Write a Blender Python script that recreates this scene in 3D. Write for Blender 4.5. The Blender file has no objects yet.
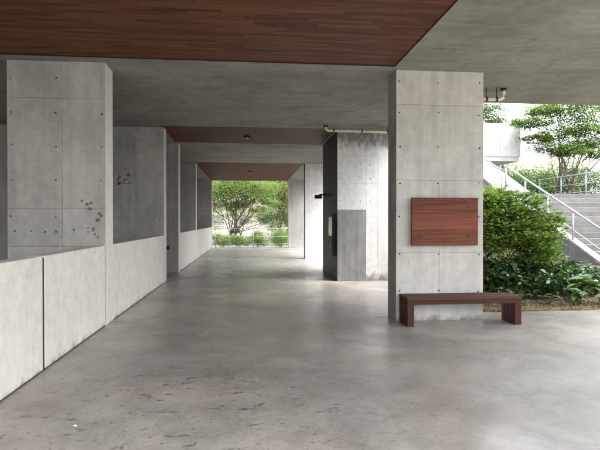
import bpy, bmesh, math, random
import numpy as np
from mathutils import Vector, Matrix

R = math.radians
scene = bpy.context.scene
col = scene.collection

# ------------------------------------------------------------------ camera, sky, sun, exposure
cam_d = bpy.data.cameras.new('camera')
cam = bpy.data.objects.new('camera', cam_d); col.objects.link(cam)
cam_d.sensor_width = 36.0
cam_d.lens = 510.0 / 600.0 * 36.0
cam_d.clip_start = 0.05; cam_d.clip_end = 2000
cam.location = (0, 0, 1.54)
cam.rotation_euler = (R(90 - 0.45), 0, R(-5.7))
scene.camera = cam

SUN_EL, SUN_AZ = 56.0, 118.0          # azimuth clockwise from +Y (the corridor direction)
w = bpy.data.worlds.new('World'); scene.world = w; w.use_nodes = True
nt = w.node_tree; nt.nodes.clear()
sky = nt.nodes.new('ShaderNodeTexSky'); sky.sky_type = 'NISHITA'; sky.sun_disc = False
sky.sun_elevation = R(SUN_EL); sky.sun_rotation = R(SUN_AZ)
sky.air_density = 1.0; sky.dust_density = 4.0; sky.ozone_density = 1.0
hs = nt.nodes.new('ShaderNodeHueSaturation'); hs.inputs['Saturation'].default_value = 0.22
bg = nt.nodes.new('ShaderNodeBackground'); bg.inputs['Strength'].default_value = 0.15
wo = nt.nodes.new('ShaderNodeOutputWorld')
nt.links.new(sky.outputs[0], hs.inputs['Color']); nt.links.new(hs.outputs[0], bg.inputs['Color']); nt.links.new(bg.outputs[0], wo.inputs[0])

sd = bpy.data.lights.new('sun', 'SUN'); sd.energy = 0.8; sd.angle = R(45); sd.color = (1.0, 0.965, 0.91)
sun = bpy.data.objects.new('sun', sd); col.objects.link(sun)
dirv = Vector((math.sin(R(SUN_AZ)) * math.cos(R(SUN_EL)), math.cos(R(SUN_AZ)) * math.cos(R(SUN_EL)), math.sin(R(SUN_EL))))
sun.rotation_euler = dirv.to_track_quat('Z', 'Y').to_euler()
sun.location = (12, -6, 20)

scene.view_settings.view_transform = 'Standard'
scene.view_settings.look = 'None'
scene.view_settings.exposure = 2.62
scene.view_settings.gamma = 1.0
scene.view_settings.use_curve_mapping = False
scene.cycles.max_bounces = 14
scene.cycles.diffuse_bounces = 6
scene.cycles.glossy_bounces = 5
scene.cycles.transmission_bounces = 6
scene.cycles.transparent_max_bounces = 8
scene.cycles.use_adaptive_sampling = True
scene.cycles.adaptive_threshold = 0.015
scene.cycles.use_denoising = True
try:
    scene.cycles.denoiser = 'OPENIMAGEDENOISE'
except Exception:
    pass

# ------------------------------------------------------------------ materials
def mat_base(name):
    m = bpy.data.materials.new(name); m.use_nodes = True
    n = m.node_tree.nodes; l = m.node_tree.links
    n.clear()
    out = n.new('ShaderNodeOutputMaterial'); b = n.new('ShaderNodeBsdfPrincipled')
    l.new(b.outputs[0], out.inputs[0])
    return m, n, l, b, out

def vscale(n, l, src, s):
    v = n.new('ShaderNodeVectorMath'); v.operation = 'MULTIPLY'
    v.inputs[1].default_value = s; l.new(src, v.inputs[0]); return v.outputs[0]

def noise(n, l, vec, scale, detail=4, rough=0.55, dist=0.0):
    t = n.new('ShaderNodeTexNoise'); t.inputs['Scale'].default_value = scale
    t.inputs['Detail'].default_value = detail; t.inputs['Roughness'].default_value = rough
    t.inputs['Distortion'].default_value = dist
    l.new(vec, t.inputs['Vector']); return t.outputs[0]

def ramp(n, l, src, stops, interp='LINEAR'):
    r = n.new('ShaderNodeValToRGB'); cr = r.color_ramp; cr.interpolation = interp
    while len(cr.elements) < len(stops): cr.elements.new(0.5)
    for e, (p, c) in zip(cr.elements, stops):
        e.position = p; e.color = (c, c, c, 1) if not isinstance(c, tuple) else (*c, 1)
    l.new(src, r.inputs[0]); return r.outputs[0]

def mul(n, l, a, b, fac=1.0):
    m = n.new('ShaderNodeMix'); m.data_type = 'RGBA'; m.blend_type = 'MULTIPLY'
    m.inputs[0].default_value = fac
    l.new(a, m.inputs[6]); l.new(b, m.inputs[7]); return m.outputs[2]

def mixc(n, l, f, a, b):
    m = n.new('ShaderNodeMix'); m.data_type = 'RGBA'
    l.new(f, m.inputs[0])
    for k, v in ((6, a), (7, b)):
        if isinstance(v, tuple): m.inputs[k].default_value = (*v, 1)
        else: l.new(v, m.inputs[k])
    return m.outputs[2]

def math1(n, l, op, a, b):
    m = n.new('ShaderNodeMath'); m.operation = op
    for k, v in ((0, a), (1, b)):
        if isinstance(v, (int, float)): m.inputs[k].default_value = v
        else: l.new(v, m.inputs[k])
    return m.outputs[0]

def piece_random(n, l):
    oi = n.new('ShaderNodeObjectInfo'); ge = n.new('ShaderNodeNewGeometry')
    s = math1(n, l, 'ADD', oi.outputs['Random'], ge.outputs['Random Per Island'])
    return math1(n, l, 'FRACT', s, 0.0)

def concrete(name, c, var=0.2, streak=0.22, stain=0.0, rough=0.75, tone=0.1, boards=0.0, stain_col=0.35, leak_shade=None):
    m, n, l, b, out = mat_base(name)
    ge = n.new('ShaderNodeNewGeometry'); P = ge.outputs['Position']
    big = noise(n, l, P, 0.9, 5, 0.6, 0.4)
    base = ramp(n, l, big, [(0.25, tuple(v * (1 - var) for v in c)), (0.52, c), (0.78, tuple(min(1, v * (1 + var * 0.7)) for v in c))])
    mot = ramp(n, l, noise(n, l, P, 7.0, 6, 0.65), [(0.3, 0.86), (0.7, 1.08)])
    col_ = mul(n, l, base, mot)
    if streak:
        sv = vscale(n, l, P, (3.2, 3.2, 0.22))
        st = ramp(n, l, noise(n, l, sv, 2.2, 5, 0.6), [(0.3, 1 - streak), (0.62, 1.04)])
        col_ = mul(n, l, col_, st)
    if boards:
        sv = vscale(n, l, P, (0.35, 3.0, 3.0))
        st = ramp(n, l, noise(n, l, sv, 1.6, 5, 0.62, 0.6), [(0.3, 1 - boards), (0.66, 1 + boards * 0.45)])
        col_ = mul(n, l, col_, st)
    if stain:
        s1 = ramp(n, l, noise(n, l, P, 2.3, 8, 0.72, 0.8), [(0.52, 0.0), (0.7, stain)])
        dark = tuple(v * stain_col for v in c)
        col_ = mixc(n, l, s1, col_, dark)
    if leak_shade:      # uneven damp stains from above; base band of splash dirt and painted contact shade
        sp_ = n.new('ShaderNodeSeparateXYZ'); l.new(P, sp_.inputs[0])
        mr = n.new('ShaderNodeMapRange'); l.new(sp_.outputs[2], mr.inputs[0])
        mr.inputs[1].default_value = leak_shade[0]; mr.inputs[2].default_value = leak_shade[1]
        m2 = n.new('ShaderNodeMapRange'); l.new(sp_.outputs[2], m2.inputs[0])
        m2.inputs[1].default_value = leak_shade[2]; m2.inputs[2].default_value = leak_shade[3]
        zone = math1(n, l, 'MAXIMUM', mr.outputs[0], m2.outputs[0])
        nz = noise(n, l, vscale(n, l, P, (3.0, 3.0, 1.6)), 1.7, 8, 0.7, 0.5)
        damp_shade = ramp(n, l, math1(n, l, 'ADD', math1(n, l, 'MULTIPLY', zone, 0.42), math1(n, l, 'MULTIPLY', nz, 0.75)), [(0.62, 0.0), (0.8, 0.8)])
        col_ = mixc(n, l, damp_shade, col_, (0.12, 0.115, 0.105))
    pores = ramp(n, l, noise(n, l, P, 60, 2, 0.5), [(0.24, 0.72), (0.34, 1.0)])
    col_ = mul(n, l, col_, pores)
    if tone:
        rr = piece_random(n, l)
        col_ = mul(n, l, col_, ramp(n, l, rr, [(0.0, 1 - tone), (1.0, 1 + tone * 0.5)]))
    l.new(col_, b.inputs['Base Color'])
    b.inputs['Roughness'].default_value = rough
    b.inputs['Specular IOR Level'].default_value = 0.35
    bp = n.new('ShaderNodeBump'); bp.inputs['Strength'].default_value = 0.25; bp.inputs['Distance'].default_value = 0.01
    hh = math1(n, l, 'ADD', noise(n, l, P, 14, 6, 0.6), math1(n, l, 'MULTIPLY', noise(n, l, P, 90, 3, 0.6), 0.35))
    l.new(hh, bp.inputs['Height']); l.new(bp.outputs[0], b.inputs['Normal'])
    return m

def wood(name, dark, light, axis=0, rough=0.5, contrast=1.0, wear=0.0):
    m, n, l, b, out = mat_base(name)
    ge = n.new('ShaderNodeNewGeometry'); P = ge.outputs['Position']
    rr = piece_random(n, l)
    off = n.new('ShaderNodeCombineXYZ')
    for k in range(3): l.new(math1(n, l, 'MULTIPLY', rr, 37.0 + 11 * k), off.inputs[k])
    ad = n.new('ShaderNodeVectorMath'); ad.operation = 'ADD'; l.new(P, ad.inputs[0]); l.new(off.outputs[0], ad.inputs[1])
    s = [30.0, 30.0, 30.0]; s[axis] = 1.4
    g = noise(n, l, vscale(n, l, ad.outputs[0], tuple(s)), 1.0, 6, 0.65, 0.7)
    t = math1(n, l, 'ADD', math1(n, l, 'ADD', math1(n, l, 'MULTIPLY', g, 0.85), -0.17), math1(n, l, 'MULTIPLY', rr, 0.5 * contrast))
    c = ramp(n, l, t, [(0.12, dark), (0.45, tuple((a * 0.55 + d * 0.45) for a, d in zip(light, dark))), (0.85, light)])
    if wear:
        wv = ramp(n, l, noise(n, l, P, 1.6, 6, 0.65), [(0.5, 0.0), (0.75, wear)])
        c = mixc(n, l, wv, c, (0.30, 0.26, 0.23))
    l.new(c, b.inputs['Base Color'])
    b.inputs['Roughness'].default_value = rough; b.inputs['Specular IOR Level'].default_value = 0.18
    bp = n.new('ShaderNodeBump'); bp.inputs['Strength'].default_value = 0.2; bp.inputs['Distance'].default_value = 0.004
    l.new(g, bp.inputs['Height']); l.new(bp.outputs[0], b.inputs['Normal'])
    return m

def plain(name, c, rough=0.5, metal=0.0, var=0.12, scale=9.0):
    m, n, l, b, out = mat_base(name)
    ge = n.new('ShaderNodeNewGeometry')
    v = ramp(n, l, noise(n, l, ge.outputs['Position'], scale, 6, 0.65), [(0.3, tuple(x * (1 - var) for x in c)), (0.7, tuple(min(1, x * (1 + var)) for x in c))])
    l.new(v, b.inputs['Base Color']); b.inputs['Roughness'].default_value = rough; b.inputs['Metallic'].default_value = metal
    return m

def leafmat(name, dark, light, trans=0.35, rough=0.45):
    m, n, l, b, out = mat_base(name)
    ge = n.new('ShaderNodeNewGeometry')
    rr = piece_random(n, l)
    nn = noise(n, l, ge.outputs['Position'], 1.3, 3, 0.6)
    t = math1(n, l, 'ADD', math1(n, l, 'MULTIPLY', rr, 0.6), math1(n, l, 'MULTIPLY', nn, 0.5))
    c = ramp(n, l, t, [(0.2, dark), (0.85, light)])
    l.new(c, b.inputs['Base Color']); b.inputs['Roughness'].default_value = rough
    b.inputs['Specular IOR Level'].default_value = 0.3
    tr = n.new('ShaderNodeBsdfTranslucent')
    tc = mul(n, l, c, ramp(n, l, rr, [(0.0, (1.0, 1.15, 0.55)), (1.0, (1.2, 1.25, 0.6))]))
    l.new(tc, tr.inputs[0])
    mx = n.new('ShaderNodeMixShader'); mx.inputs[0].default_value = trans
    l.new(b.outputs[0], mx.inputs[1]); l.new(tr.outputs[0], mx.inputs[2]); l.new(mx.outputs[0], out.inputs[0])
    return m

def floor_material():
    m, n, l, b, out = mat_base('floor_concrete')
    ge = n.new('ShaderNodeNewGeometry'); P = ge.outputs['Position']
    big = noise(n, l, P, 0.45, 6, 0.62, 0.5)
    c = ramp(n, l, big, [(0.25, (0.215, 0.203, 0.186)), (0.5, (0.335, 0.317, 0.292)), (0.72, (0.44, 0.417, 0.385))])
    mid = ramp(n, l, noise(n, l, P, 2.1, 7, 0.68, 0.6), [(0.28, 0.74), (0.6, 1.04), (0.8, 1.14)])
    c = mul(n, l, c, mid)
    warm = ramp(n, l, noise(n, l, P, 0.8, 5, 0.6), [(0.5, (1, 1, 1)), (0.75, (1.06, 0.96, 0.86))])
    c = mul(n, l, c, warm)
    fine = ramp(n, l, noise(n, l, P, 34, 5, 0.7), [(0.25, 0.84), (0.7, 1.1)])
    c = mul(n, l, c, fine)
    # spilled and trodden-in dark spots, in drifts
    sv = vscale(n, l, P, (0.8, 1.35, 1))
    drift = ramp(n, l, noise(n, l, P, 0.55, 4, 0.65), [(0.5, 0.0), (0.62, 0.8)])
    sp = ramp(n, l, noise(n, l, sv, 7.5, 6, 0.62, 0.5), [(0.585, 0.0), (0.67, 0.85)])
    spk = ramp(n, l, noise(n, l, P, 26, 3, 0.5), [(0.63, 0.0), (0.71, 0.85)])
    near = n.new('ShaderNodeVectorMath'); near.operation = 'DISTANCE'; l.new(P, near.inputs[0]); near.inputs[1].default_value = (-0.55, 4.0, 0)
    nr = ramp(n, l, math1(n, l, 'MULTIPLY', near.outputs['Value'], 0.2), [(0.2, 1.0), (0.5, 0.0)])
    far = n.new('ShaderNodeVectorMath'); far.operation = 'DISTANCE'; l.new(vscale(n, l, P, (0.5, 1, 1)), far.inputs[0]); far.inputs[1].default_value = (-0.1, 14.2, 0)
    fr = ramp(n, l, math1(n, l, 'MULTIPLY', far.outputs['Value'], 0.2), [(0.1, 1.0), (0.3, 0.0)])
    drift = math1(n, l, 'MAXIMUM', drift, math1(n, l, 'MAXIMUM', nr, fr))
    s = math1(n, l, 'MULTIPLY', math1(n, l, 'MAXIMUM', sp, spk), drift)
    c = mixc(n, l, s, c, (0.07, 0.061, 0.053))
    # faint scrubbed patches and rusty bloom
    pt = ramp(n, l, noise(n, l, P, 3.4, 8, 0.75, 1.2), [(0.32, (0.85, 0.84, 0.83)), (0.5, (1, 1, 1)), (0.68, (1.1, 1.08, 1.05))])
    c = mul(n, l, c, pt)
    br = ramp(n, l, noise(n, l, vscale(n, l, P, (1, 1, 1.0)), 1.3, 6, 0.7, 0.7), [(0.55, (1, 1, 1)), (0.72, (0.95, 0.86, 0.77))])
    c = mul(n, l, c, br, 0.8)
    l.new(c, b.inputs['Base Color'])
    rg = ramp(n, l, noise(n, l, P, 1.1, 6, 0.65, 0.6), [(0.3, 0.22), (0.7, 0.44)])
    l.new(rg, b.inputs['Roughness'])
    b.inputs['Specular IOR Level'].default_value = 0.5
    bp = n.new('ShaderNodeBump'); bp.inputs['Strength'].default_value = 0.12; bp.inputs['Distance'].default_value = 0.006
    hh = math1(n, l, 'ADD', noise(n, l, P, 6, 5, 0.6), math1(n, l, 'MULTIPLY', noise(n, l, P, 70, 3, 0.6), 0.2))
    l.new(hh, bp.inputs['Height']); l.new(bp.outputs[0], b.inputs['Normal'])
    return m

M = {}
M['floor'] = floor_material()
M['conc'] = concrete('concrete_fair', (0.53, 0.52, 0.487), 0.18, 0.14, 0.2, tone=0.08, leak_shade=(8.0, 9.0, 0.3, -0.05), stain_col=0.6)  # base band: stains plus contact shadow put into the colour
M['conc_left'] = concrete('concrete_weathered', (0.39, 0.386, 0.362), 0.24, 0.15, 0.3, tone=0.1, stain_col=0.6)
M['parapet'] = concrete('concrete_parapet', (0.64, 0.612, 0.565), 0.08, 0.02, 0.1, tone=0.04, stain_col=0.75, leak_shade=(8.0, 9.0, 0.2, -0.05))
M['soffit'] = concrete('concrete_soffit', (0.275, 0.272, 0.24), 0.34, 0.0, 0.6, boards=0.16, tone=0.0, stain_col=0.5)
M['patch'] = concrete('concrete_render_patch', (0.23, 0.23, 0.225), 0.25, 0.25, 0.4, tone=0.0)
M['core_white'] = concrete('concrete_painted_pale', (0.60, 0.60, 0.59), 0.08, 0.09, 0.12, tone=0.05)
M['core_leak'] = concrete('concrete_pale_leak_stained', (0.60, 0.60, 0.59), 0.08, 0.09, 0.12, tone=0.05, leak_shade=(3.02, 3.62, 0.42, 0.0))
M['coredark'] = plain('dark_panel', (0.045, 0.045, 0.042), 0.55, 0.0, 0.2, 4)
M['pale'] = concrete('concrete_exterior', (0.72, 0.715, 0.70), 0.08, 0.12, 0.05, tone=0.03)
M['stairwall'] = concrete('concrete_stair_side', (0.20, 0.20, 0.195), 0.22, 0.3, 0.3, tone=0.0)
M['coping'] = concrete('concrete_coping', (0.22, 0.22, 0.218), 0.12, 0.1, 0.1, tone=0)
M['upper'] = concrete('concrete_upper_flight', (0.17, 0.17, 0.175), 0.12, 0.15, 0.1, tone=0)
M['step'] = concrete('concrete_step', (0.135, 0.132, 0.126), 0.2, 0.1, 0.3, tone=0.25)
M['hole'] = plain('tie_hole_mortar', (0.075, 0.072, 0.068), 0.9, 0, 0.5, 30)
M['chip'] = plain('dark_scab', (0.125, 0.118, 0.108), 0.95, 0, 0.45, 60)
M['wood_ceiling'] = wood('wood_ceiling_strip', (0.031, 0.0125, 0.008), (0.19, 0.069, 0.032), 0, 0.55, 0.55)
M['wood_board'] = wood('wood_notice_board', (0.075, 0.021, 0.011), (0.29, 0.095, 0.047), 0, 0.5, 0.25)
M['wood_bench'] = wood('wood_bench', (0.028, 0.012, 0.008), (0.10, 0.043, 0.028), 0, 0.55, 0.7)
M['wood_leg'] = wood('wood_bench_leg', (0.025, 0.0095, 0.0065), (0.09, 0.034, 0.022), 2, 0.55, 0.7)
M['bolt'] = plain('dark_bolt', (0.04, 0.03, 0.025), 0.4, 0.6)
M['pvc'] = plain('cream_pvc', (0.62, 0.59, 0.50), 0.45)
M['black'] = plain('black_metal', (0.015, 0.015, 0.015), 0.5, 0.3)
M['steel'] = plain('galvanised_steel', (0.33, 0.36, 0.40), 0.45, 0.2, 0.06)
M['glass_grey'] = plain('grey_pane', (0.35, 0.37, 0.40), 0.15)
M['lamp'] = plain('lamp_lens', (0.5, 0.5, 0.48), 0.3)
M['bark'] = plain('bark', (0.085, 0.065, 0.05), 0.9, 0, 0.4, 20)
M['bark_pale'] = plain('bark_pale', (0.17, 0.13, 0.10), 0.9, 0, 0.3, 20)
M['leaf_shrub'] = leafmat('leaf_shrub', (0.026, 0.066, 0.014), (0.155, 0.235, 0.04), 0.42)
M['leaf_dark'] = leafmat('leaf_glossy_dark', (0.018, 0.042, 0.016), (0.05, 0.095, 0.03), 0.15, 0.3)
M['leaf_bright'] = leafmat('leaf_spring', (0.10, 0.155, 0.065), (0.235, 0.31, 0.13), 0.6)
M['leaf_maple'] = leafmat('leaf_maple', (0.036, 0.075, 0.026), (0.10, 0.165, 0.05), 0.42)
M['leaf_spray'] = leafmat('leaf_spray', (0.05, 0.10, 0.03), (0.155, 0.235, 0.065), 0.55)
M['leaf_pale'] = leafmat('leaf_pale', (0.11, 0.14, 0.05), (0.20, 0.23, 0.09), 0.45)
M['leaf_big'] = leafmat('leaf_broad', (0.05, 0.10, 0.035), (0.13, 0.20, 0.075), 0.25)
M['soil'] = concrete('soil', (0.065, 0.05, 0.036), 0.35, 0, 0.3, 0.95, tone=0)
M['ground'] = concrete('ground_gravel', (0.17, 0.165, 0.14), 0.2, 0, 0.2, 0.95, tone=0)
M['straw'] = leafmat('dry_grass', (0.17, 0.13, 0.07), (0.36, 0.29, 0.16), 0.2, 0.8)
M['house'] = plain('house_render', (0.42, 0.37, 0.31), 0.9, 0, 0.06, 2)
M['house_glass'] = plain('house_glass', (0.26, 0.27, 0.27), 0.15)
M['paper'] = plain('paper', (0.75, 0.75, 0.73), 0.8)

# ------------------------------------------------------------------ helpers
def link_mesh(name, bm_or_me, mat, parent=None, smooth=False):
    if isinstance(bm_or_me, bmesh.types.BMesh):
        me = bpy.data.meshes.new(name); bm_or_me.to_mesh(me); bm_or_me.free()
    else:
        me = bm_or_me
    if mat is not None and not me.materials: me.materials.append(M[mat] if isinstance(mat, str) else mat)
    if smooth:
        me.polygons.foreach_set('use_smooth', [True] * len(me.polygons))
    o = bpy.data.objects.new(name, me); col.objects.link(o)
    if parent is not None:
        o.parent = parent
        p = parent; off = Vector((0, 0, 0))
        while p is not None: off += p.location; p = p.parent
        o.location = -off            # mesh data stays in world coordinates
    return o

def tag(o, label, cat, group=None):
    o['label'] = label; o['category'] = cat
    if group: o['group'] = group
    return o

def thing(name, loc, label, cat, group=None):
    o = bpy.data.objects.new(name, None); col.objects.link(o); o.location = loc; o.empty_display_size = 0.2
    return tag(o, label, cat, group)

def structure(name, loc=(0, 0, 0)):
    o = bpy.data.objects.new(name, None); col.objects.link(o); o.location = loc; o['kind'] = 'structure'
    return o

def bm_box(bm, x0, x1, y0, y1, z0, z1):
    v = [bm.verts.new((x, y, z)) for z in (z0, z1) for y in (y0, y1) for x in (x0, x1)]
    for f in ((0, 2, 3, 1), (4, 5, 7, 6), (0, 1, 5, 4), (2, 6, 7, 3), (0, 4, 6, 2), (1, 3, 7, 5)):
        bm.faces.new([v[i] for i in f])
    return v

def box(name, x0, x1, y0, y1, z0, z1, mat, parent=None, bev=0.0):
    bm = bmesh.new(); bm_box(bm, x0, x1, y0, y1, z0, z1)
    if bev: bmesh.ops.bevel(bm, geom=bm.edges[:], offset=bev, segments=1, affect='EDGES')
    return link_mesh(name, bm, mat, parent)

def bm_tube(bm, pts, radii, seg=8, cap=True):
    rings = []
    pts = [Vector(p) for p in pts]
    for i, p in enumerate(pts):
        d = (pts[min(i + 1, len(pts) - 1)] - pts[max(i - 1, 0)]).normalized()
        a = d.cross(Vector((0, 0, 1)) if abs(d.z) < 0.95 else Vector((1, 0, 0))).normalized(); b = d.cross(a)
        r = radii if isinstance(radii, (int, float)) else radii[i]
        rings.append([bm.verts.new(p + (a * math.cos(2 * math.pi * k / seg) + b * math.sin(2 * math.pi * k / seg)) * r) for k in range(seg)])
    for A, B in zip(rings, rings[1:]):
        for k in range(seg):
            bm.faces.new((A[k], A[(k + 1) % seg], B[(k + 1) % seg], B[k]))
    if cap and seg > 2:
        bm.faces.new(rings[0][::-1]); bm.faces.new(rings[-1])

def tube(name, pts, r, mat, parent=None, seg=10):
    bm = bmesh.new(); bm_tube(bm, pts, r, seg)
    bmesh.ops.recalc_face_normals(bm, faces=bm.faces[:])
    return link_mesh(name, bm, mat, parent, smooth=True)

rnd = random.Random(11)
T = 0.02      # cladding panel thickness: cast faces are built panel by panel

def panels(parent, face, plane, us, vs, mat, gap=0.003, skip=()):
    """one plate per formwork panel; face '-y' (towards the camera), '+x' or '-x'; us/vs = joint positions"""
    for i in range(len(us) - 1):
        for j in range(len(vs) - 1):
            if (i, j) in skip: continue
            g0 = gap / 2 if i > 0 else 0; g1 = gap / 2 if i < len(us) - 2 else 0
            h0 = gap / 2 if j > 0 else 0; h1 = gap / 2 if j < len(vs) - 2 else 0
            u0, u1, v0, v1 = us[i] + g0, us[i + 1] - g1, vs[j] + h0, vs[j + 1] - h1
            d = rnd.uniform(0, 0.0015)
            if face == '-y': box('panel', u0, u1, plane + d, plane + T, v0, v1, mat, parent, 0.0012)
            elif face == '+x': box('panel', plane - T, plane - d, u0, u1, v0, v1, mat, parent, 0.0012)
            else: box('panel', plane + d, plane + T, u0, u1, v0, v1, mat, parent, 0.0012)

hole_me = {}
def holes(parent, face, plane, us, vs, r=0.0145):
    key = (face, r)
    if key not in hole_me:
        bm = bmesh.new()
        ax = {'-y': (Vector((1, 0, 0)), Vector((0, 0, 1)), Vector((0, -1, 0))), '+x': (Vector((0, 1, 0)), Vector((0, 0, 1)), Vector((1, 0, 0))), '-x': (Vector((0, -1, 0)), Vector((0, 0, 1)), Vector((-1, 0, 0)))}[face]
        o_ = []; i_ = []
        for k in range(10):
            a = 2 * math.pi * k / 10; d = ax[0] * math.cos(a) + ax[1] * math.sin(a)
            o_.append(bm.verts.new(d * r - ax[2] * 0.004)); i_.append(bm.verts.new(d * r * 0.8 + ax[2] * 0.0025))
        for k in range(10): bm.faces.new((o_[k], o_[(k + 1) % 10], i_[(k + 1) % 10], i_[k]))
        bm.faces.new(i_)
        bmesh.ops.recalc_face_normals(bm, faces=bm.faces[:])
        me = bpy.data.meshes.new('tie_hole'); bm.to_mesh(me); bm.free(); me.materials.append(M['hole']); hole_me[key] = me
    for u in us:
        for v in vs:
            o = bpy.data.objects.new('tie_hole', hole_me[key]); col.objects.link(o); o.parent = parent
            p = Vector((u, plane, v)) if face == '-y' else Vector((plane, u, v))
            j_ = rnd.uniform(.7, 1.25); o.scale = (j_, j_, j_); o.rotation_euler = (0, 0, 0)
            p += Vector((rnd.uniform(-.012, .012) if face == '-y' else 0, 0, rnd.uniform(-.02, .02)))
            o.location = p - parent.location

def chip(parent, x, y, z, s, seed):
    """thin irregular scab stuck on a face that looks towards -y"""
    q = random.Random(seed); bm = bmesh.new(); n = 9
    a = [bm.verts.new((x + math.cos(t) * s * q.uniform(.5, 1.1), y - 0.003, z + math.sin(t) * s * q.uniform(.45, 1.0))) for t in [2 * math.pi * k / n for k in range(n)]]
    b = [bm.verts.new((x + (v.co.x - x) * 1.15, y + 0.002, z + (v.co.z - z) * 1.15)) for v in a]
    bm.faces.new(a)
    for k in range(n): bm.faces.new((a[k], b[k], b[(k + 1) % n], a[(k + 1) % n]))
    bmesh.ops.recalc_face_normals(bm, faces=bm.faces[:])
    link_mesh('stain_spot', bm, 'chip', parent)

# ------------------------------------------------------------------ ground and floor
XL, XR, H = -2.10, 2.25, 3.86

bm = bmesh.new(); bmesh.ops.create_grid(bm, x_segments=8, y_segments=8, size=600)
for v in bm.verts: v.co.z = -0.14
g = link_mesh('ground', bm, 'ground'); g['kind'] = 'structure'

bm = bmesh.new()
poly = [(-7.6, -14), (14, -14), (14, 8.25), (3.95, 8.25), (3.95, 29.9), (-7.6, 29.9)]
top = [bm.verts.new((x, y, 0)) for x, y in poly]; bot = [bm.verts.new((x, y, -0.3)) for x, y in poly]
bm.faces.new(top); bm.faces.new(bot[::-1])
for k in range(6): bm.faces.new((top[k], bot[k], bot[(k + 1) % 6], top[(k + 1) % 6]))
bmesh.ops.recalc_face_normals(bm, faces=bm.faces[:])
fl = link_mesh('floor', bm, 'floor'); fl['kind'] = 'structure'

def bed(name, x0, x1, y0, y1, nx, ny, zf, mat):
    bm = bmesh.new(); vs = []
    for j in range(ny + 1):
        for i in range(nx + 1):
            x = x0 + (x1 - x0) * i / nx; y = y0 + (y1 - y0) * j / ny
            vs.append(bm.verts.new((x, y, zf(x, y))))
    for j in range(ny):
        for i in range(nx):
            a = j * (nx + 1) + i; bm.faces.new((vs[a], vs[a + 1], vs[a + nx + 2], vs[a + nx + 1]))
    o = link_mesh(name, bm, mat, smooth=True); o['kind'] = 'structure'; return o
def bed_z(x, y):
    t = max(0, min(1, (y - 8.3) / 3.5))
    return -0.03 + 0.22 * t + 0.03 * math.sin(x * 3.1 + y * 2.3) * math.sin(y * 4.1 - x * 1.7)
bed('garden_bed', 3.96, 10.6, 8.26, 24, 60, 80, bed_z, 'soil')

# ------------------------------------------------------------------ ceiling: concrete beams and wood strips
ceil = structure('ceiling')
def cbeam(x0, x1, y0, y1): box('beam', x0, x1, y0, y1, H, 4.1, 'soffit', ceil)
box('slab', -7.6, 3.95, 0.6, 29.7, 4.101, 4.5, 'soffit', ceil)  # near end, out of view, cut short to let sky light in
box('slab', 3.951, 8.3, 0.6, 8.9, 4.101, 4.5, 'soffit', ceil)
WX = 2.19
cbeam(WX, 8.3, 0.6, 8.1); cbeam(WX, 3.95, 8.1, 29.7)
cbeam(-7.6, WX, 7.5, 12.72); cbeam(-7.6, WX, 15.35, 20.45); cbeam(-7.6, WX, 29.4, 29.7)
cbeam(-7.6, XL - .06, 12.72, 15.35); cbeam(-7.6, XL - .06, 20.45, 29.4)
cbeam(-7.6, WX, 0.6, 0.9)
# roof edge over the garden, its underside falling a little to a drip edge
bm = bmesh.new(); prof = [(8.1, H + .001), (8.2, H - .005), (8.9, 3.70), (8.95, 3.70), (8.95, 4.1), (8.1, 4.1)]
A = [bm.verts.new((3.66, y, z)) for y, z in prof]; B = [bm.verts.new((8.3, y, z)) for y, z in prof]
bm.faces.new(A); bm.faces.new(B[::-1])
for k in range(6): bm.faces.new((A[k], B[k], B[(k + 1) % 6], A[(k + 1) % 6]))
bmesh.ops.recalc_face_normals(bm, faces=bm.faces[:])
link_mesh('roof_edge', bm, 'soffit', ceil)

# wood strips: those in view of the near bay are pieces of their own, the rest one part
PW, PL = 0.075, 0.75
plank_me = {}
def plank_mesh(L):
    k = round(L, 3)
    if k not in plank_me:
        bm = bmesh.new(); bm_box(bm, -L / 2 + .0006, L / 2 - .0006, -PW / 2 + .0007, PW / 2 - .0007, -.012, .012)
        bmesh.ops.bevel(bm, geom=bm.edges[:], offset=.0012, segments=1, affect='EDGES')
        me = bpy.data.meshes.new('plank'); bm.to_mesh(me); bm.free(); me.materials.append(M['wood_ceiling']); plank_me[k] = me
    return plank_me[k]
def strip_rows(x0, x1, y0, y1, seed):
    q = random.Random(seed); out = []
    ny = int(round((y1 - y0) / PW))
    for r in range(ny):
        y = y1 - PW / 2 - r * PW
        x = x1 - 0.003; first = True
        while x > x0 + .02:
            L = PL * q.choice((.33, .5, .67, .83, 1.0)) if first else PL
            L = min(L, x - x0); first = False
            out.append((x - L / 2, y, L, q.uniform(-.0012, .0012))); x -= L
    return out
ZP = H + 0.022
near = strip_rows(-7.5, WX, 0.9, 7.5, 3)
near.sort(key=lambda s: (s[1] < 3.9 or s[0] < -3.9, -s[1]))
single, rest = near[:300], near[300:]
for x, y, L, dz in single:
    o = bpy.data.objects.new('plank', plank_mesh(L)); col.objects.link(o); o.parent = ceil; o.location = (x, y, ZP + dz)
rest += strip_rows(XL - .06, WX, 12.72, 15.35, 5) + strip_rows(XL - .06, WX, 20.45, 29.4, 6)
bm = bmesh.new()
for x, y, L, dz in rest:
    bm_box(bm, x - L / 2 + .0015, x + L / 2 - .0015, y - PW / 2 + .0018, y + PW / 2 - .0018, ZP - .012 + dz, ZP + .012 + dz)
o = link_mesh('plank_field', bm, 'wood_ceiling', ceil); o['kind'] = 'stuff'
# dark strip standing in for the shadow gap where strips meet concrete
box('edge_shadow', -7.5, WX - .004, 7.492, 7.4985, H - .004, ZP, 'bolt', ceil)
box('edge_shadow', WX - .009, WX - .003, 0.9, 7.491, H - .003, ZP, 'bolt', ceil)

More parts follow.
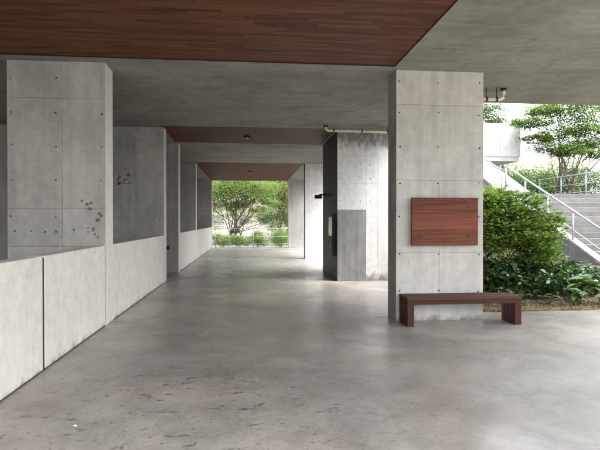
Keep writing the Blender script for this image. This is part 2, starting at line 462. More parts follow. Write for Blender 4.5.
# ceiling lights in the two far wood bays
def ceiling_light(x, y, label):
    t = thing('ceiling_light', (x, y, ZP - .012), label, 'ceiling light', 'round lights in the wooden ceiling')
    bm = bmesh.new(); z = ZP - .0125
    bmesh.ops.create_cone(bm, cap_ends=True, segments=20, radius1=.085, radius2=.1, depth=.05, matrix=Matrix.Translation((x, y, z - .027)))
    link_mesh('housing', bm, 'black', t)
    bm = bmesh.new(); bmesh.ops.create_cone(bm, cap_ends=True, segments=20, radius1=.05, radius2=.06, depth=.012, matrix=Matrix.Translation((x, y, z - .059)))
    link_mesh('lens', bm, 'lamp', t)
ceiling_light(-.05, 14.1, 'small dark ceiling light in the nearer strip of wooden ceiling')
ceiling_light(.02, 24.2, 'small dark ceiling light in the farthest wooden ceiling bay')

# ------------------------------------------------------------------ left side: walls, piers, parapets
wl = box('side_wall', -7.6, -7.3, -4.5, 29.7, -.02, H - .002, 'conc_left'); tag(wl, 'plain grey concrete wall closing the space behind the low parapet', 'wall')

def pier(x0, x1, y0, y1, sideface, label, us, vs, mat, group, name='concrete_pillar', hole_u=(), hole_v=(), side_v=None, side_mat=None, skip=(), cat='pillar'):
    t = thing(name, ((x0 + x1) / 2, (y0 + y1) / 2, 0), label, cat, group)
    cx0, cx1 = (x0, x1 - T) if sideface == '+x' else (x0 + T, x1)
    box('core', cx0, cx1, y0 + T, y1, -.01, H - .003, mat, t)
    panels(t, '-y', y0, us, vs, mat, skip=skip)
    sv = side_v or [vs[0], vs[-1]]
    panels(t, sideface, x1 if sideface == '+x' else x0, [y0 + T + .001, y1], sv, side_mat or mat)
    holes(t, '-y', y0, hole_u, hole_v)
    return t

PG = 'concrete pillars along the passage'
V1 = [0, 1.17, 1.72, 3.32, H - .003]
p1 = pier(-3.46, XL, 7.72, 8.16, '+x', 'broad concrete pillar with dark spots beside the near low parapet', [-3.46, -2.70, XL], V1, 'conc_left', PG,
          hole_u=(-3.41, -2.79, -2.15), hole_v=(1.62, 2.12, 2.62, 3.12, 3.6), side_v=[0, H - .003], side_mat='parapet')
q = random.Random(5)
for (px, py, s) in ((82, 201, .03), (87, 204, .034), (91, 203, .028), (90, 209, .04), (100, 214, .035), (98, 220, .04), (88, 228, .022), (88, 232, .018), (93, 229, .028), (95, 234, .022), (98, 237, .024), (74, 230, .034),
                    (15, 231, .03), (31, 231, .032), (45, 232, .034), (56, 232, .036), (102, 216, .03), (93, 231, .02)):
    t_ = math.atan((px - 300) / 510) + R(5.7); x_ = 7.72 * math.tan(t_); zc = 7.72 * math.cos(R(5.7)) + x_ * math.sin(R(5.7))
    chip(p1, x_, 7.72, 1.54 - (py - 221) * zc / 510, s * q.uniform(.6, .9), int(px * 13 + py))

p2 = pier(-7.29, XL, 12.9, 13.3, '+x', 'grey concrete cross wall seen over the second low parapet', [-7.29, -6.4, -5.5, -4.6, -3.7, -2.81, XL], [0, 1.85, 2.45, 3.3, H - .003], 'conc_left', None,
          name='concrete_wall', hole_u=(-3.2, -2.9, -2.2), hole_v=(1.6, 2.1, 2.7, 3.2, 3.65), side_mat='parapet', cat='wall')
for k in range(14):
    chip(p2, -3.25 + q.uniform(-.25, .3), 12.9, 2.62 + q.gauss(0, .1), q.uniform(.015, .05), 100 + k)
for k in range(9):
    chip(p2, q.uniform(-3.2, -2.85), 12.9, 2.47 + q.gauss(0, .02), q.uniform(.012, .03), 130 + k)
p3 = pier(-7.29, XL, 15.5, 15.9, '+x', 'dark grey concrete wall behind the gap in the parapet', [-7.29, -5.5, -3.7, XL], [0, 1.9, H - .003], 'conc_left', None,
          name='concrete_wall', hole_u=(-2.2,), hole_v=(2.4, 3.0), side_mat='parapet', cat='wall')
sw = thing('switch_box', (-2.42, 15.49, .72), 'small dark box on the grey wall in the parapet gap', 'switch box')
box('cover', -2.47, -2.37, 15.46, 15.499, .68, .80, 'black', sw, .004); box('rocker', -2.44, -2.40, 15.452, 15.459, .72, .76, 'bolt', sw)
p4 = pier(-7.29, XL, 20.5, 20.9, '+x', 'dark shaded concrete wall above the farther low parapet', [-7.29, -5.5, -3.7, XL], [0, 1.9, H - .003], 'conc_left', None,
          name='concrete_wall', side_mat='parapet', cat='wall')
p5 = pier(-3.6, XL, 29.15, 29.6, '+x', 'grey concrete pillar left of the leafy view at the far end', [-3.6, XL], [0, 1.9, H - .003], 'conc_left', PG)
box('infill', -7.29, -3.601, 29.2, 29.5, 0, H - .003, 'conc_left', p5)

PZ, PT = 1.18, 0.17
def parapet(y0, y1, joints, label):
    t = thing('parapet_wall', (XL - PT / 2, (y0 + y1) / 2, 0), label, 'low wall', 'low pale parapet walls along the passage')
    js = [y0] + joints + [y1]
    for a, b in zip(js, js[1:]):
        d = rnd.uniform(.0, .003)
        box('panel', XL - PT, XL - d, a + (.03 if a in (5.48,) else .006), b - (.03 if b in (5.48,) else .006), .012, PZ, 'parapet', t, .006)
    box('backing', XL - PT + .02, XL - .012, y0 + .002, y1 - .002, -.01, PZ - .02, 'black', t)
parapet(-4.4, 7.72, [-2.5, .2, 2.8, 5.48], 'long pale parapet nearest the viewer with one black joint')
parapet(8.16, 12.9, [10.7], 'pale low parapet between the spotted pillar and cross wall')
parapet(15.9, 20.5, [18.2], 'pale low parapet under the dark shaded opening')
parapet(20.9, 29.15, [23.0, 25.2, 27.3], 'farthest pale low parapet leading to the garden end')

# ------------------------------------------------------------------ right side: pillars and service core
pr = pier(XR, 3.64, 7.65, 8.12, '-x', 'bright concrete pillar carrying the red wooden board', [XR, 2.93, 3.64], [0, 1.05, 2.17], 'conc', PG,
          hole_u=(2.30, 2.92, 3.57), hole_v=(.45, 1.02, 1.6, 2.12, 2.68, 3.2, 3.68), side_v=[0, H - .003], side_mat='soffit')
panels(pr, '-y', 7.65, [XR, 3.64], [2.173, 3.33, H - .003], 'conc')
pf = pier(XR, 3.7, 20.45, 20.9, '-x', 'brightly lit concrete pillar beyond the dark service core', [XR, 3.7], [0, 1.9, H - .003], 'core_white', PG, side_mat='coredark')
pe = pier(XR, 3.7, 29.15, 29.6, '-x', 'grey concrete pillar right of the leafy view at the far end', [XR, 3.7], [0, 1.1, 2.15, H - .003], 'conc_left', PG)

core = thing('service_core', (3.05, 14.2, 0), 'concrete block with pale stained front and dark corridor side', 'block')
box('core', XR + T, 3.90, 12.9 + T, 15.5, -.01, H - .003, 'core_white', core)
panels(core, '-y', 12.9, [XR, 3.0, 3.30, 3.90], [0, 1.83, 2.5, 3.2, H - .003], 'core_leak', skip=((0, 0),))
box('render_patch', XR - .003, 2.993, 12.885, 12.9 + T, .002, 1.826, 'patch', core, .004)
panels(core, '-x', XR, [12.9 + T + .001, 14.1, 15.5], [0, 2.25, H - .003], 'coredark')  # whole corridor side of the block in near-black panels
holes(core, '-y', 12.9, (2.33, 2.86, 3.10), (2.05, 2.65, 3.0, 3.4))
hb = thing('wall_cabinet', (XR - .06, 13.5, 1.1), 'black framed wall cabinet with pale pane on the dark side', 'cabinet')
box('case', XR - .09, XR - .001, 13.12, 14.25, .62, 1.72, 'black', hb, .006)
box('pane', XR - .096, XR - .0905, 13.2, 13.75, 1.15, 1.64, 'glass_grey', hb)
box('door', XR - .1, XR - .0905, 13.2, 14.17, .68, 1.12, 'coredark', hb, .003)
box('handle', XR - .115, XR - .1005, 13.3, 13.34, .84, .98, 'steel', hb)
lp = thing('wall_lamp', (XR, 14.85, 2.3), 'small black lamp jutting from the dark core wall', 'wall lamp')
tube('arm', [(XR - .001, 14.85, 2.3), (XR - .12, 14.85, 2.32), (XR - .2, 14.85, 2.31)], .022, 'black', lp)
box('back_plate', XR - .014, XR - .001, 14.78, 14.92, 2.22, 2.40, 'black', lp, .003)
box('lamp_head', XR - .33, XR - .13, 14.75, 14.95, 2.2, 2.30, 'black', lp, .012)
box('lens', XR - .31, XR - .15, 14.77, 14.93, 2.192, 2.199, 'lamp', lp)

# pipes under the soffit
pp = thing('drain_pipe', (2.7, 12.35, 3.75), 'cream pipe running under the soffit before the pale core', 'pipe', 'cream pipes under the ceiling')
yv = 12.3
tube('pipe', [(1.86, yv, H - .02), (1.86, yv, 3.80), (1.88, yv, 3.755), (1.93, yv, 3.74), (2.7, yv, 3.735), (3.9, yv, 3.725)], .032, 'pvc', pp, 12)
tube('collar', [(1.86, yv, H - .001), (1.86, yv, H - .04)], .055, 'bolt', pp, 12)
for x in (2.05, 2.75, 3.4):
    tube('clamp', [(x - .015, yv, 3.736), (x + .015, yv, 3.736)], .04, 'bolt', pp, 12)
    tube('hanger', [(x, yv, 3.76), (x, yv, H)], .006, 'bolt', pp, 6)
pq = thing('drain_pipe', (3.85, 8.42, 3.75), 'bent cream pipe under the roof edge beside the bright pillar', 'pipe', 'cream pipes under the ceiling')
yv = 8.36
tube('pipe', [(2.9, yv, 3.62), (4.22, yv, 3.62), (4.29, yv, 3.626), (4.33, yv, 3.655), (4.34, yv, 3.70), (4.34, yv, 3.85)], .033, 'pvc', pq, 12)
for x in (4.03, 4.21):
    tube('clamp', [(x - .015, yv, 3.62), (x + .015, yv, 3.62)], .042, 'bolt', pq, 12)
    tube('hanger', [(x, yv, 3.64), (x, yv, 3.84)], .006, 'bolt', pq, 6)
tube('collar', [(4.34, yv, 3.765), (4.34, yv, 3.81)], .05, 'bolt', pq, 12)

# ------------------------------------------------------------------ bench and wooden board
bx0, bx1, by0, by1, bz = 2.285, 4.03, 7.20, 7.62, .425
bench = thing('bench', ((bx0 + bx1) / 2, (by0 + by1) / 2, 0), 'dark brown wooden bench against the bright concrete pillar', 'bench')
seat = bpy.data.objects.new('seat', None); col.objects.link(seat); seat.parent = bench; seat.location = (0, 0, .38)
n = 4; wd = (by1 - by0) / n
for k in range(n):
    box('plank', bx0, bx1, by0 + k * wd + .002, by0 + (k + 1) * wd - .002, bz - .045 , bz + rnd.uniform(-.001, .001), 'wood_bench', seat, .004)
box('apron', bx0 + .001, bx1 - .001, by0 + .004, by0 + .05, bz - .105, bz - .046, 'wood_bench', bench, .003)
box('apron', bx0 + .001, bx1 - .001, by1 - .05, by1 - .004, bz - .105, bz - .046, 'wood_bench', bench, .003)
for s in (0, 1):
    x0 = bx0 + .003 if s == 0 else bx1 - .103
    leg = bpy.data.objects.new('leg', None); col.objects.link(leg); leg.parent = bench; leg.location = (x0 + .05 - bench.location.x, 0, 0)
    for k in range(4):
        box('board', x0, x0 + .1, by0 + k * wd + .004, by0 + (k + 1) * wd - .006, 0.001, bz - (.106 if k in (0, 3) else .047), 'wood_leg', leg, .004)

bd = thing('wooden_board', (2.99, 7.60, 1.53), 'blank reddish brown wooden board fixed to the bright pillar', 'board')
zb, zt = 1.165, 1.895
for k in range(3):
    a = zb + (zt - zb) * k / 3; b_ = zb + (zt - zb) * (k + 1) / 3
    box('plank', 2.468, 3.512, 7.55 + rnd.uniform(-.001, .001), 7.61, a + .0005, b_ - .0005, 'wood_board', bd, .0012)
for x in (2.6, 3.36):
    box('batten', x - .04, x + .04, 7.6105, 7.6485, zb + .05, zt - .05, 'bolt', bd)
    for z in (1.30, 1.77):
        bm = bmesh.new(); bmesh.ops.create_cone(bm, cap_ends=True, segments=12, radius1=.016, radius2=.02, depth=.012, matrix=Matrix.Translation((x, 7.547, z)) @ Matrix.Rotation(R(90), 4, 'X'))
        link_mesh('bolt', bm, 'bolt', bd)

# ------------------------------------------------------------------ railing at the far end
def railing(name, pts, label, height=1.1, rails=(0.15, .63), posts=None, r=.022, group=None, cat='railing'):
    t = thing(name, pts[0], label, cat, group)
    P_ = [Vector(p) for p in pts]
    tube('top_rail', [p + Vector((0, 0, height)) for p in P_], r * 1.15, 'steel', t)
    for hgt in rails: tube('rail', [p + Vector((0, 0, hgt)) for p in P_], r * .6, 'steel', t, 8)
    for p in (posts or P_):
        p = Vector(p); tube('post', [p, p + Vector((0, 0, height))], r * 1.1, 'steel', t, 8)
    return t
railing('railing', [(-4.5, 30.7, -.14), (4.5, 30.7, -.14)], 'thin steel railing across the leafy far end', 1.22, (.3, .75), [(x, 30.7, -.14) for x in (-4.0, -2.0, .25, 2.4, 4.3)], .02)

# ------------------------------------------------------------------ outside stair, landing and walkway
SX, SY, STEPS, RI, TR = 10.7, 14.4, 14, .19, .432
st = thing('stair', (13, SY, 0), 'wide outdoor concrete stair climbing beyond the shrubs', 'stair')
ST_TOP = STEPS * RI
for k in range(STEPS):
    y0 = SY + k * TR
    box('step', SX + .14, 16.2, y0 + (0 if k == 0 else -.03), y0 + TR + .06, k * RI + .002 - (.12 if k == 0 else .0), (k + 1) * RI, 'step', st, .008)
bm = bmesh.new()
ye = SY + STEPS * TR; sl = RI / TR
prof = [(SY - .5, -.14), (ye, -.14), (ye, ST_TOP + .12), (SY - .1, .12), (SY - .5, .0)]
A = [bm.verts.new((SX - .09, y, z)) for y, z in prof]; B = [bm.verts.new((SX + .135, y, z)) for y, z in prof]
bm.faces.new(A); bm.faces.new(B[::-1])
for k in range(5): bm.faces.new((A[k], B[k], B[(k + 1) % 5], A[(k + 1) % 5]))
bmesh.ops.recalc_face_normals(bm, faces=bm.faces[:])
link_mesh('side_wall', bm, 'stairwall', st)
bm = bmesh.new()   # pale coping on the side wall
prof = [(SY - .12, .125), (ye, ST_TOP + .125), (ye, ST_TOP + .21), (SY - .12, .21)]
A = [bm.verts.new((SX - .115, y, z)) for y, z in prof]; B = [bm.verts.new((SX + .16, y, z)) for y, z in prof]
bm.faces.new(A); bm.faces.new(B[::-1])
for k in range(4): bm.faces.new((A[k], B[k], B[(k + 1) % 4], A[(k + 1) % 4]))
bmesh.ops.recalc_face_normals(bm, faces=bm.faces[:])
link_mesh('coping', bm, 'coping', st)
# the same side wall and coping at the far right of the flight
for nm, mt, pr_, xa, xb in (('side_wall', 'stairwall', [(SY - .5, -.14), (ye, -.14), (ye, ST_TOP + .12), (SY - .1, .12), (SY - .5, .0)], 16.205, 16.43), ('coping', 'coping', [(SY - .12, .125), (ye, ST_TOP + .125), (ye, ST_TOP + .21), (SY - .12, .21)], 16.18, 16.455)):
    bm = bmesh.new(); m_ = len(pr_)
    A = [bm.verts.new((xa, y, z)) for y, z in pr_]; B = [bm.verts.new((xb, y, z)) for y, z in pr_]
    bm.faces.new(A); bm.faces.new(B[::-1])
    for k in range(m_): bm.faces.new((A[k], B[k], B[(k + 1) % m_], A[(k + 1) % m_]))
    bmesh.ops.recalc_face_normals(bm, faces=bm.faces[:])
    link_mesh(nm, bm, mt, st)
def sz(y): return ST_TOP + .2 - (ye - y) * sl
railing('stair_railing', [(SX, SY, sz(SY)), (SX, ye - .02, sz(ye - .02))], 'pale steel handrail sloping up along the near side of the stair', 1.0, (.36,), [(SX, y, sz(y)) for y in (14.5, 15.95, 17.4, 18.9, ye - .03)], .03, 'steel railings of the outdoor stair')

lt = thing('landing', (13, 23, 0), 'raised concrete landing at the top of the outdoor stair', 'landing')
box('retaining_block', SX - .09, 26, ye + .062, 36, -.14, ST_TOP - .002, 'step', lt)
box('edge_coping', 15.5, 15.85, ye + .07, 29, ST_TOP - .001, ST_TOP + .12, 'coping', lt, .01)
railing('landing_railing', [(15.65, 20.6, ST_TOP + .1), (15.65, 26.2, ST_TOP + .1)], 'horizontal steel railing on the landing above the steps', 1.0, (.15, .55), [(15.65, y, ST_TOP + .1) for y in (20.7, 22.4, 24.3, 26.2)], .03, 'steel railings of the outdoor stair')

f2 = thing('upper_stair', (11.2, 23, ST_TOP), 'short pale upper stair flight rising toward the white walkway', 'stair')
bm = bmesh.new(); prof = [(21.0, ST_TOP + .001), (21.7, ST_TOP + .001), (25.85, 4.3), (25.85, 4.62), (24.9, 4.62), (21.0, ST_TOP + .15)]
A = [bm.verts.new((SX + .02, y, z)) for y, z in prof]; B = [bm.verts.new((SX + 1.4, y, z)) for y, z in prof]
bm.faces.new(A); bm.faces.new(B[::-1])
for k in range(6): bm.faces.new((A[k], B[k], B[(k + 1) % 6], A[(k + 1) % 6]))
bmesh.ops.recalc_face_normals(bm, faces=bm.faces[:])
link_mesh('side_wall', bm, 'upper', f2)
railing('stair_railing', [(SX, 20.75, ST_TOP + .12), (SX, 21.2, ST_TOP + .25), (SX, 25.0, 4.72)], 'steel handrail climbing left toward the white walkway', .95, (.1, .5), [(SX, 20.75, ST_TOP - .01), (SX, 22.6, 3.5), (SX, 25.0, 4.6)], .03, 'steel railings of the outdoor stair')

wk = thing('walkway', (12, 26.5, 4.8), 'white concrete walkway overhead at the left of the stair', 'walkway')
box('slab', 8.6, 14.35, 25.95, 28.5, 4.72, 4.95, 'pale', wk, .01)
box('parapet', 8.6, 13.25, 25.9, 26.1, 4.955, 6.72, 'pale', wk, .01)
box('parapet', 13.265, 14.4, 25.9, 26.1, 4.955, 6.72, 'pale', wk, .01)
box('parapet', 14.2, 14.4, 26.105, 28.5, 4.955, 6.72, 'pale', wk, .01)
box('support_wall', 9.2, 12.0, 26.3, 26.7, ST_TOP, 4.715, 'upper', wk, .01)

# ------------------------------------------------------------------ vegetation
def leaf_mesh(name, P, size, rng, flat=0.55, aspect=0.55, mat='leaf_shrub', droop=0.0):
    """folded four-vertex leaves at points P (n,3)"""
    n = len(P)
    up = rng.normal(0, 1, (n, 3)); up[:, 2] = np.abs(up[:, 2]) + flat * 2.2
    up /= np.linalg.norm(up, axis=1)[:, None]
    a = rng.normal(0, 1, (n, 3)); a[:, 2] -= droop
    a -= up * (a * up).sum(1)[:, None]; a /= np.linalg.norm(a, axis=1)[:, None]
    b = np.cross(up, a)
    s = size * rng.uniform(.6, 1.25, n)[:, None]
    V = np.empty((n, 4, 3))
    V[:, 0] = P - a * s * .5; V[:, 1] = P + b * s * aspect * .5 + up * s * .06 - a * s * .05
    V[:, 2] = P + a * s * .5 - up * s * .12; V[:, 3] = P - b * s * aspect * .5 + up * s * .06 - a * s * .05
    me = bpy.data.meshes.new(name)
    me.vertices.add(n * 4); me.vertices.foreach_set('co', V.reshape(-1))
    me.loops.add(n * 4); me.loops.foreach_set('vertex_index', np.arange(n * 4, dtype=np.int32))
    me.polygons.add(n); me.polygons.foreach_set('loop_start', np.arange(0, n * 4, 4, dtype=np.int32))
    me.polygons.foreach_set('loop_total', np.full(n, 4, dtype=np.int32))
    me.update(calc_edges=True); me.materials.append(M[mat])
    return me

def clump_points(cl, rng, per=60, sub=0.30, flatten=0.55):
    """ellipsoids (cx,cy,cz,rx,ry,rz,count): leaves gathered in small sprays inside each"""
    out = []
    for cx, cy, cz, rx, ry, rz, cnt in cl:
        k = max(3, cnt // per)
        d = rng.normal(0, 1, (k, 3)); d /= np.linalg.norm(d, axis=1)[:, None]
        rad = rng.uniform(.25, 1.0, k) ** .55
        c = d * rad[:, None] * np.array([rx, ry, rz]) + np.array([cx, cy, cz])
        idx = rng.integers(0, k, cnt)
        sc = sub * min(rx, ry, rz * 1.5) * rng.uniform(.6, 1.3, k)
        off = rng.normal(0, 1, (cnt, 3)) * sc[idx][:, None] * np.array([1.15, 1.15, flatten])
        out.append(c[idx] + off)
    return np.concatenate(out)

def plant(name, base, label, cat, clumps, leaf, leafsize, seed, stems, bark='bark', group=None, parts=('trunk', 'crown'), per=60, sub=.3, flat=.55, aspect=.55, trunk_r=.08, fork=None, twigs=2, flatten=.55):
    rng = np.random.default_rng(seed); q = random.Random(seed)
    t = thing(name, base, label, cat, group)
    bm = bmesh.new(); bv = Vector(base)
    for s_ in range(stems):
        a = 2 * math.pi * s_ / stems + q.uniform(-.4, .4)
        foot = bv + Vector((math.cos(a), math.sin(a), 0)) * trunk_r * (1.3 if stems > 1 else 0) - Vector((0, 0, .05))
        mine = [c for i, c in enumerate(clumps) if i % stems == s_]
        f_h = fork if fork else .3
        lean = Vector((math.cos(a), math.sin(a), 0)) * (.35 * f_h if stems > 1 else .05)
        fk = foot + Vector((0, 0, f_h)) + lean
        mid = foot.lerp(fk, .5) + Vector((q.uniform(-.05, .05), q.uniform(-.05, .05), 0)) * f_h
        bm_tube(bm, [foot, mid, fk], [trunk_r, trunk_r * .8, trunk_r * .65], 8)
        for c in mine:
            e = Vector(c[:3]); rr_ = Vector((c[3], c[4], c[5]))
            m1 = fk.lerp(e, .4) + Vector((q.uniform(-.1, .1), q.uniform(-.1, .1), q.uniform(.0, .18))) * (e - fk).length
            m2 = fk.lerp(e, .75) + Vector((q.uniform(-.06, .06), q.uniform(-.06, .06), q.uniform(-.02, .08))) * (e - fk).length
            bm_tube(bm, [fk, m1, m2, e], [trunk_r * .5, trunk_r * .36, trunk_r * .24, trunk_r * .1], 6)
            for _ in range(twigs):
                d = Vector((q.uniform(-.8, .8) * rr_.x, q.uniform(-.8, .8) * rr_.y, q.uniform(-.3, .8) * rr_.z))
                s0 = m2 if q.random() < .5 else m1.lerp(m2, q.random())
                tip = e + d
                bm_tube(bm, [s0, s0.lerp(tip, .5) + Vector((0, 0, .05 * rr_.z)), tip], [trunk_r * .2, trunk_r * .13, trunk_r * .05], 5)
    bmesh.ops.recalc_face_normals(bm, faces=bm.faces[:])
    link_mesh(parts[0], bm, bark, t, smooth=True)
    P = clump_points(clumps, rng, per, sub, flatten)
    P = P[P[:, 2] > base[2] + .02]
    link_mesh(parts[1], leaf_mesh(parts[1], P, leafsize, rng, flat, aspect, leaf), None, t)
    return t

SB = ('stem', 'foliage')
GS = 'shrubs growing before the outdoor stair'
# front shrubs
plant('shrub', (5.3, 10.2, .05), 'tallest bright green shrub right of the pillar', 'shrub',
      [(5.0, 10.2, 1.75, .55, .5, .36, 2100), (5.65, 10.3, 1.72, .55, .5, .38, 2150), (4.7, 10.0, 1.3, .5, .5, .36, 1700), (5.4, 9.85, 1.25, .65, .5, .34, 2000), (6.0, 10.2, 1.3, .45, .5, .36, 1500), (5.3, 10.3, 2.1, .4, .35, .2, 550), (5.9, 10.2, 2.0, .3, .3, .16, 300), (4.75, 10.1, 2.0, .3, .3, .16, 300), (6.3, 10.1, 1.62, .3, .3, .16, 250), (5.0, 9.8, .8, .6, .4, .28, 350), (5.8, 9.9, .8, .5, .4, .26, 300)],
      'leaf_shrub', .095, 21, 5, group=GS, parts=SB, per=26, sub=.27, flatten=.3, flat=.75, trunk_r=.022, fork=.5, twigs=4)
plant('shrub', (6.0, 10.7, .1), 'leafy green shrub against the grey stair wall', 'shrub',
      [(6.1, 10.6, 1.45, .42, .45, .34, 1300), (6.3, 10.7, 1.05, .4, .45, .3, 1150), (6.1, 10.3, .95, .45, .4, .32, 1050), (6.5, 10.7, .65, .36, .4, .24, 550), (6.4, 10.3, .5, .5, .35, .22, 550)],
      'leaf_shrub', .095, 22, 3, group=GS, parts=SB, per=26, sub=.27, flatten=.3, flat=.75, trunk_r=.02, fork=.4, twigs=4)
plant('shrub', (4.9, 11.6, .1), 'pale topped shrub behind the pillar edge', 'shrub',
      [(5.0, 11.6, 2.15, .5, .5, .3, 1200), (5.8, 11.8, 2.05, .5, .5, .3, 1200), (6.25, 11.9, 1.7, .42, .5, .3, 850), (5.4, 11.7, 1.5, .8, .5, .5, 1300), (4.9, 11.4, .9, .7, .5, .5, 450), (6.1, 11.6, .9, .6, .5, .5, 450)],
      'leaf_bright', .09, 23, 3, group=GS, parts=SB, per=26, sub=.27, flatten=.3, trunk_r=.025, fork=.6)
GD = 'dark glossy undergrowth plants in the bed'
plant('undergrowth_bush', (4.5, 9.35, 0), 'dark glossy low bush behind the bench end', 'bush',
      [(4.3, 9.35, .38, .38, .25, .2, 420), (4.75, 9.4, .32, .38, .25, .18, 380), (4.5, 9.6, .6, .5, .3, .2, 420)], 'leaf_dark', .17, 31, 3, group=GD, parts=SB, per=14, sub=.4, trunk_r=.015, fork=.15, aspect=.45)
plant('undergrowth_bush', (5.6, 9.45, 0), 'dark low bush under the tallest green shrub', 'bush',
      [(5.35, 9.45, .3, .4, .25, .2, 400), (5.9, 9.5, .32, .4, .25, .18, 400), (5.6, 9.8, .55, .6, .3, .2, 400)], 'leaf_dark', .15, 32, 3, group=GD, parts=SB, per=14, sub=.4, trunk_r=.015, fork=.15, aspect=.45)
plant('undergrowth_bush', (6.6, 9.7, 0), 'dark low bush before the foot of the grey stair wall', 'bush',
      [(6.4, 9.7, .3, .35, .25, .18, 320), (6.9, 9.8, .28, .35, .25, .18, 320), (6.9, 10.4, .45, .4, .3, .25, 520)], 'leaf_dark', .13, 33, 3, group=GD, parts=SB, per=14, sub=.4, trunk_r=.015, fork=.12, aspect=.45)

plant('undergrowth_bush', (8.0, 11.2, .1), 'dark low bush along the foot of the stair wall at right', 'bush',
      [(7.3, 10.9, .3, .5, .4, .2, 600), (8.1, 11.2, .22, .5, .4, .15, 600), (8.8, 11.6, .22, .5, .4, .15, 600), (7.8, 10.2, .2, .5, .4, .14, 600)], 'leaf_dark', .12, 34, 3, group=GD, parts=SB, per=14, sub=.4, trunk_r=.015, fork=.12, aspect=.45)
plant('undergrowth_bush', (7.3, 9.9, 0), 'dark low bush behind the broad leaved plants at right', 'bush',
      [(7.0, 9.7, .25, .4, .3, .18, 450), (7.5, 10.0, .28, .4, .3, .2, 450)], 'leaf_dark', .12, 35, 3, group=GD, parts=SB, per=14, sub=.4, trunk_r=.015, fork=.12, aspect=.45)

# broad-leaved plants: each large leaf is a piece of its own
def big_leaf_mesh(L, W):
    bm = bmesh.new(); n = 6; rows = []
    for i in range(n + 1):
        t = i / n; wv = W * math.sin(math.pi * min(1, t ** .8)) ** .8 if 0 < t < 1 else 0.002
        z = .28 * L * t - .42 * L * t * t
        rows.append([bm.verts.new((t * L, s * wv / 2, z + abs(s) * wv * .18)) for s in (-1, 0, 1)])
    for A, B in zip(rows, rows[1:]):
        for k in (0, 1): bm.faces.new((A[k], B[k], B[k + 1], A[k + 1]))
    me = bpy.data.meshes.new('leaf'); bm.to_mesh(me); bm.free(); me.materials.append(M['leaf_big'])
    me.polygons.foreach_set('use_smooth', [True] * len(me.polygons)); return me
bl = big_leaf_mesh(.24, .10)
def broad_plant(base, hgt, nl, label, seed, sc=1.0):
    q = random.Random(seed); t = thing('broad_leaf_plant', base, label, 'plant', 'broad leaved plants at the edge of the bed')
    bv = Vector(base)
    for s in range(3):
        a = q.uniform(0, 6.28); tip = bv + Vector((math.cos(a) * .12, math.sin(a) * .12, hgt * q.uniform(.7, 1)))
        tube('stem', [bv - Vector((0, 0, .03)), bv.lerp(tip, .5) + Vector((.01, 0, 0)), tip], [.008, .006, .004], 'bark', t, 6)
        for k in range(nl // 3):
            f = (k + 1) / (nl // 3); p = bv.lerp(tip, .3 + .7 * f)
            o = bpy.data.objects.new('leaf', bl); col.objects.link(o); o.parent = t; o.location = p - bv
            o.rotation_euler = (q.uniform(-.3, .3), q.uniform(-.5, .25), q.uniform(0, 6.28)); s_ = sc * q.uniform(.7, 1.2); o.scale = (s_, s_, s_)
broad_plant((6.0, 8.75, -.02), .28, 18, 'small broad leaved plant alone near the middle of the bed', 41)
broad_plant((6.35, 9.15, 0), .5, 27, 'pale broad leaved plant at the right edge of the picture', 42, 1.45)
broad_plant((6.55, 8.75, -.02), .3, 21, 'lowest broad leaved plant beside the paving at the right edge', 43, 1.25)
broad_plant((4.9, 8.95, -.02), .25, 15, 'broad leaved seedling just right of the bench', 44, .8)
broad_plant((5.45, 8.85, -.02), .2, 12, 'tiny broad leaved seedling between its two bigger neighbours', 45, .7)

# dry grass along the edge of the paving
rng = np.random.default_rng(9)
n = 9000
X = rng.uniform(4.0, 10.4, n); Y = 8.3 + np.abs(rng.normal(0, .38, n)) ; Z = np.array([bed_z(x, y) for x, y in zip(X, Y)])
k = (np.sin(X * 5.3) + np.sin(X * 2.1 + Y * 6)) > -1.1
P = np.stack([X, Y, Z + .012], 1)[k]
o = link_mesh('dry_grass', leaf_mesh('dry_grass', P, .085, rng, .35, .14, 'straw'), None); o['kind'] = 'stuff'
tag(o, 'short dry straw along the edge of the paving', 'dry grass')

# trees by the stair
TG = 'trees behind the outdoor stair'
def lay(cx, cy, cz, rx, ry, rz, n): return (cx, cy, cz, rx, ry, rz, n)
plant('tree', (16.3, 25.0, ST_TOP), 'spreading layered green tree over the stair railing', 'tree',
      [lay(14.2, 24.6, 6.5, 1.0, 1.0, .25, 2418), lay(14.9, 24.4, 7.1, 1.1, 1.0, .28, 2418), lay(14.6, 24.6, 5.7, .8, .9, .22, 1674), lay(16.4, 24.2, 7.7, 1.6, 1.0, .3, 2790), lay(17.2, 24.2, 6.1, 1.3, 1.0, .25, 2418), lay(16.0, 24.0, 4.95, 1.0, .9, .2, 1674), lay(17.6, 24.0, 4.9, .9, .9, .2, 1395), lay(15.6, 24.6, 6.0, 1.1, 1.0, .35, 2139), lay(16.8, 24.6, 6.6, 1.2, 1.1, .4, 2325), lay(15.3, 24.4, 5.2, 1.0, 1.0, .35, 2046), lay(16.4, 24.4, 5.3, 1.0, 1.0, .35, 1767), lay(17.7, 24.4, 5.6, 1.2, 1.1, .35, 2139), lay(15.8, 25.0, 7.3, 1.5, 1.3, .4, 2232), lay(17.8, 24.6, 7.3, 1.4, 1.3, .4, 2232), lay(19.0, 24.6, 6.4, 1.3, 1.2, .4, 1860)],
      'leaf_spray', .115, 51, 2, 'bark_pale', TG, per=36, sub=.5, twigs=1, trunk_r=.07, fork=.5, flat=.9, flatten=.4)
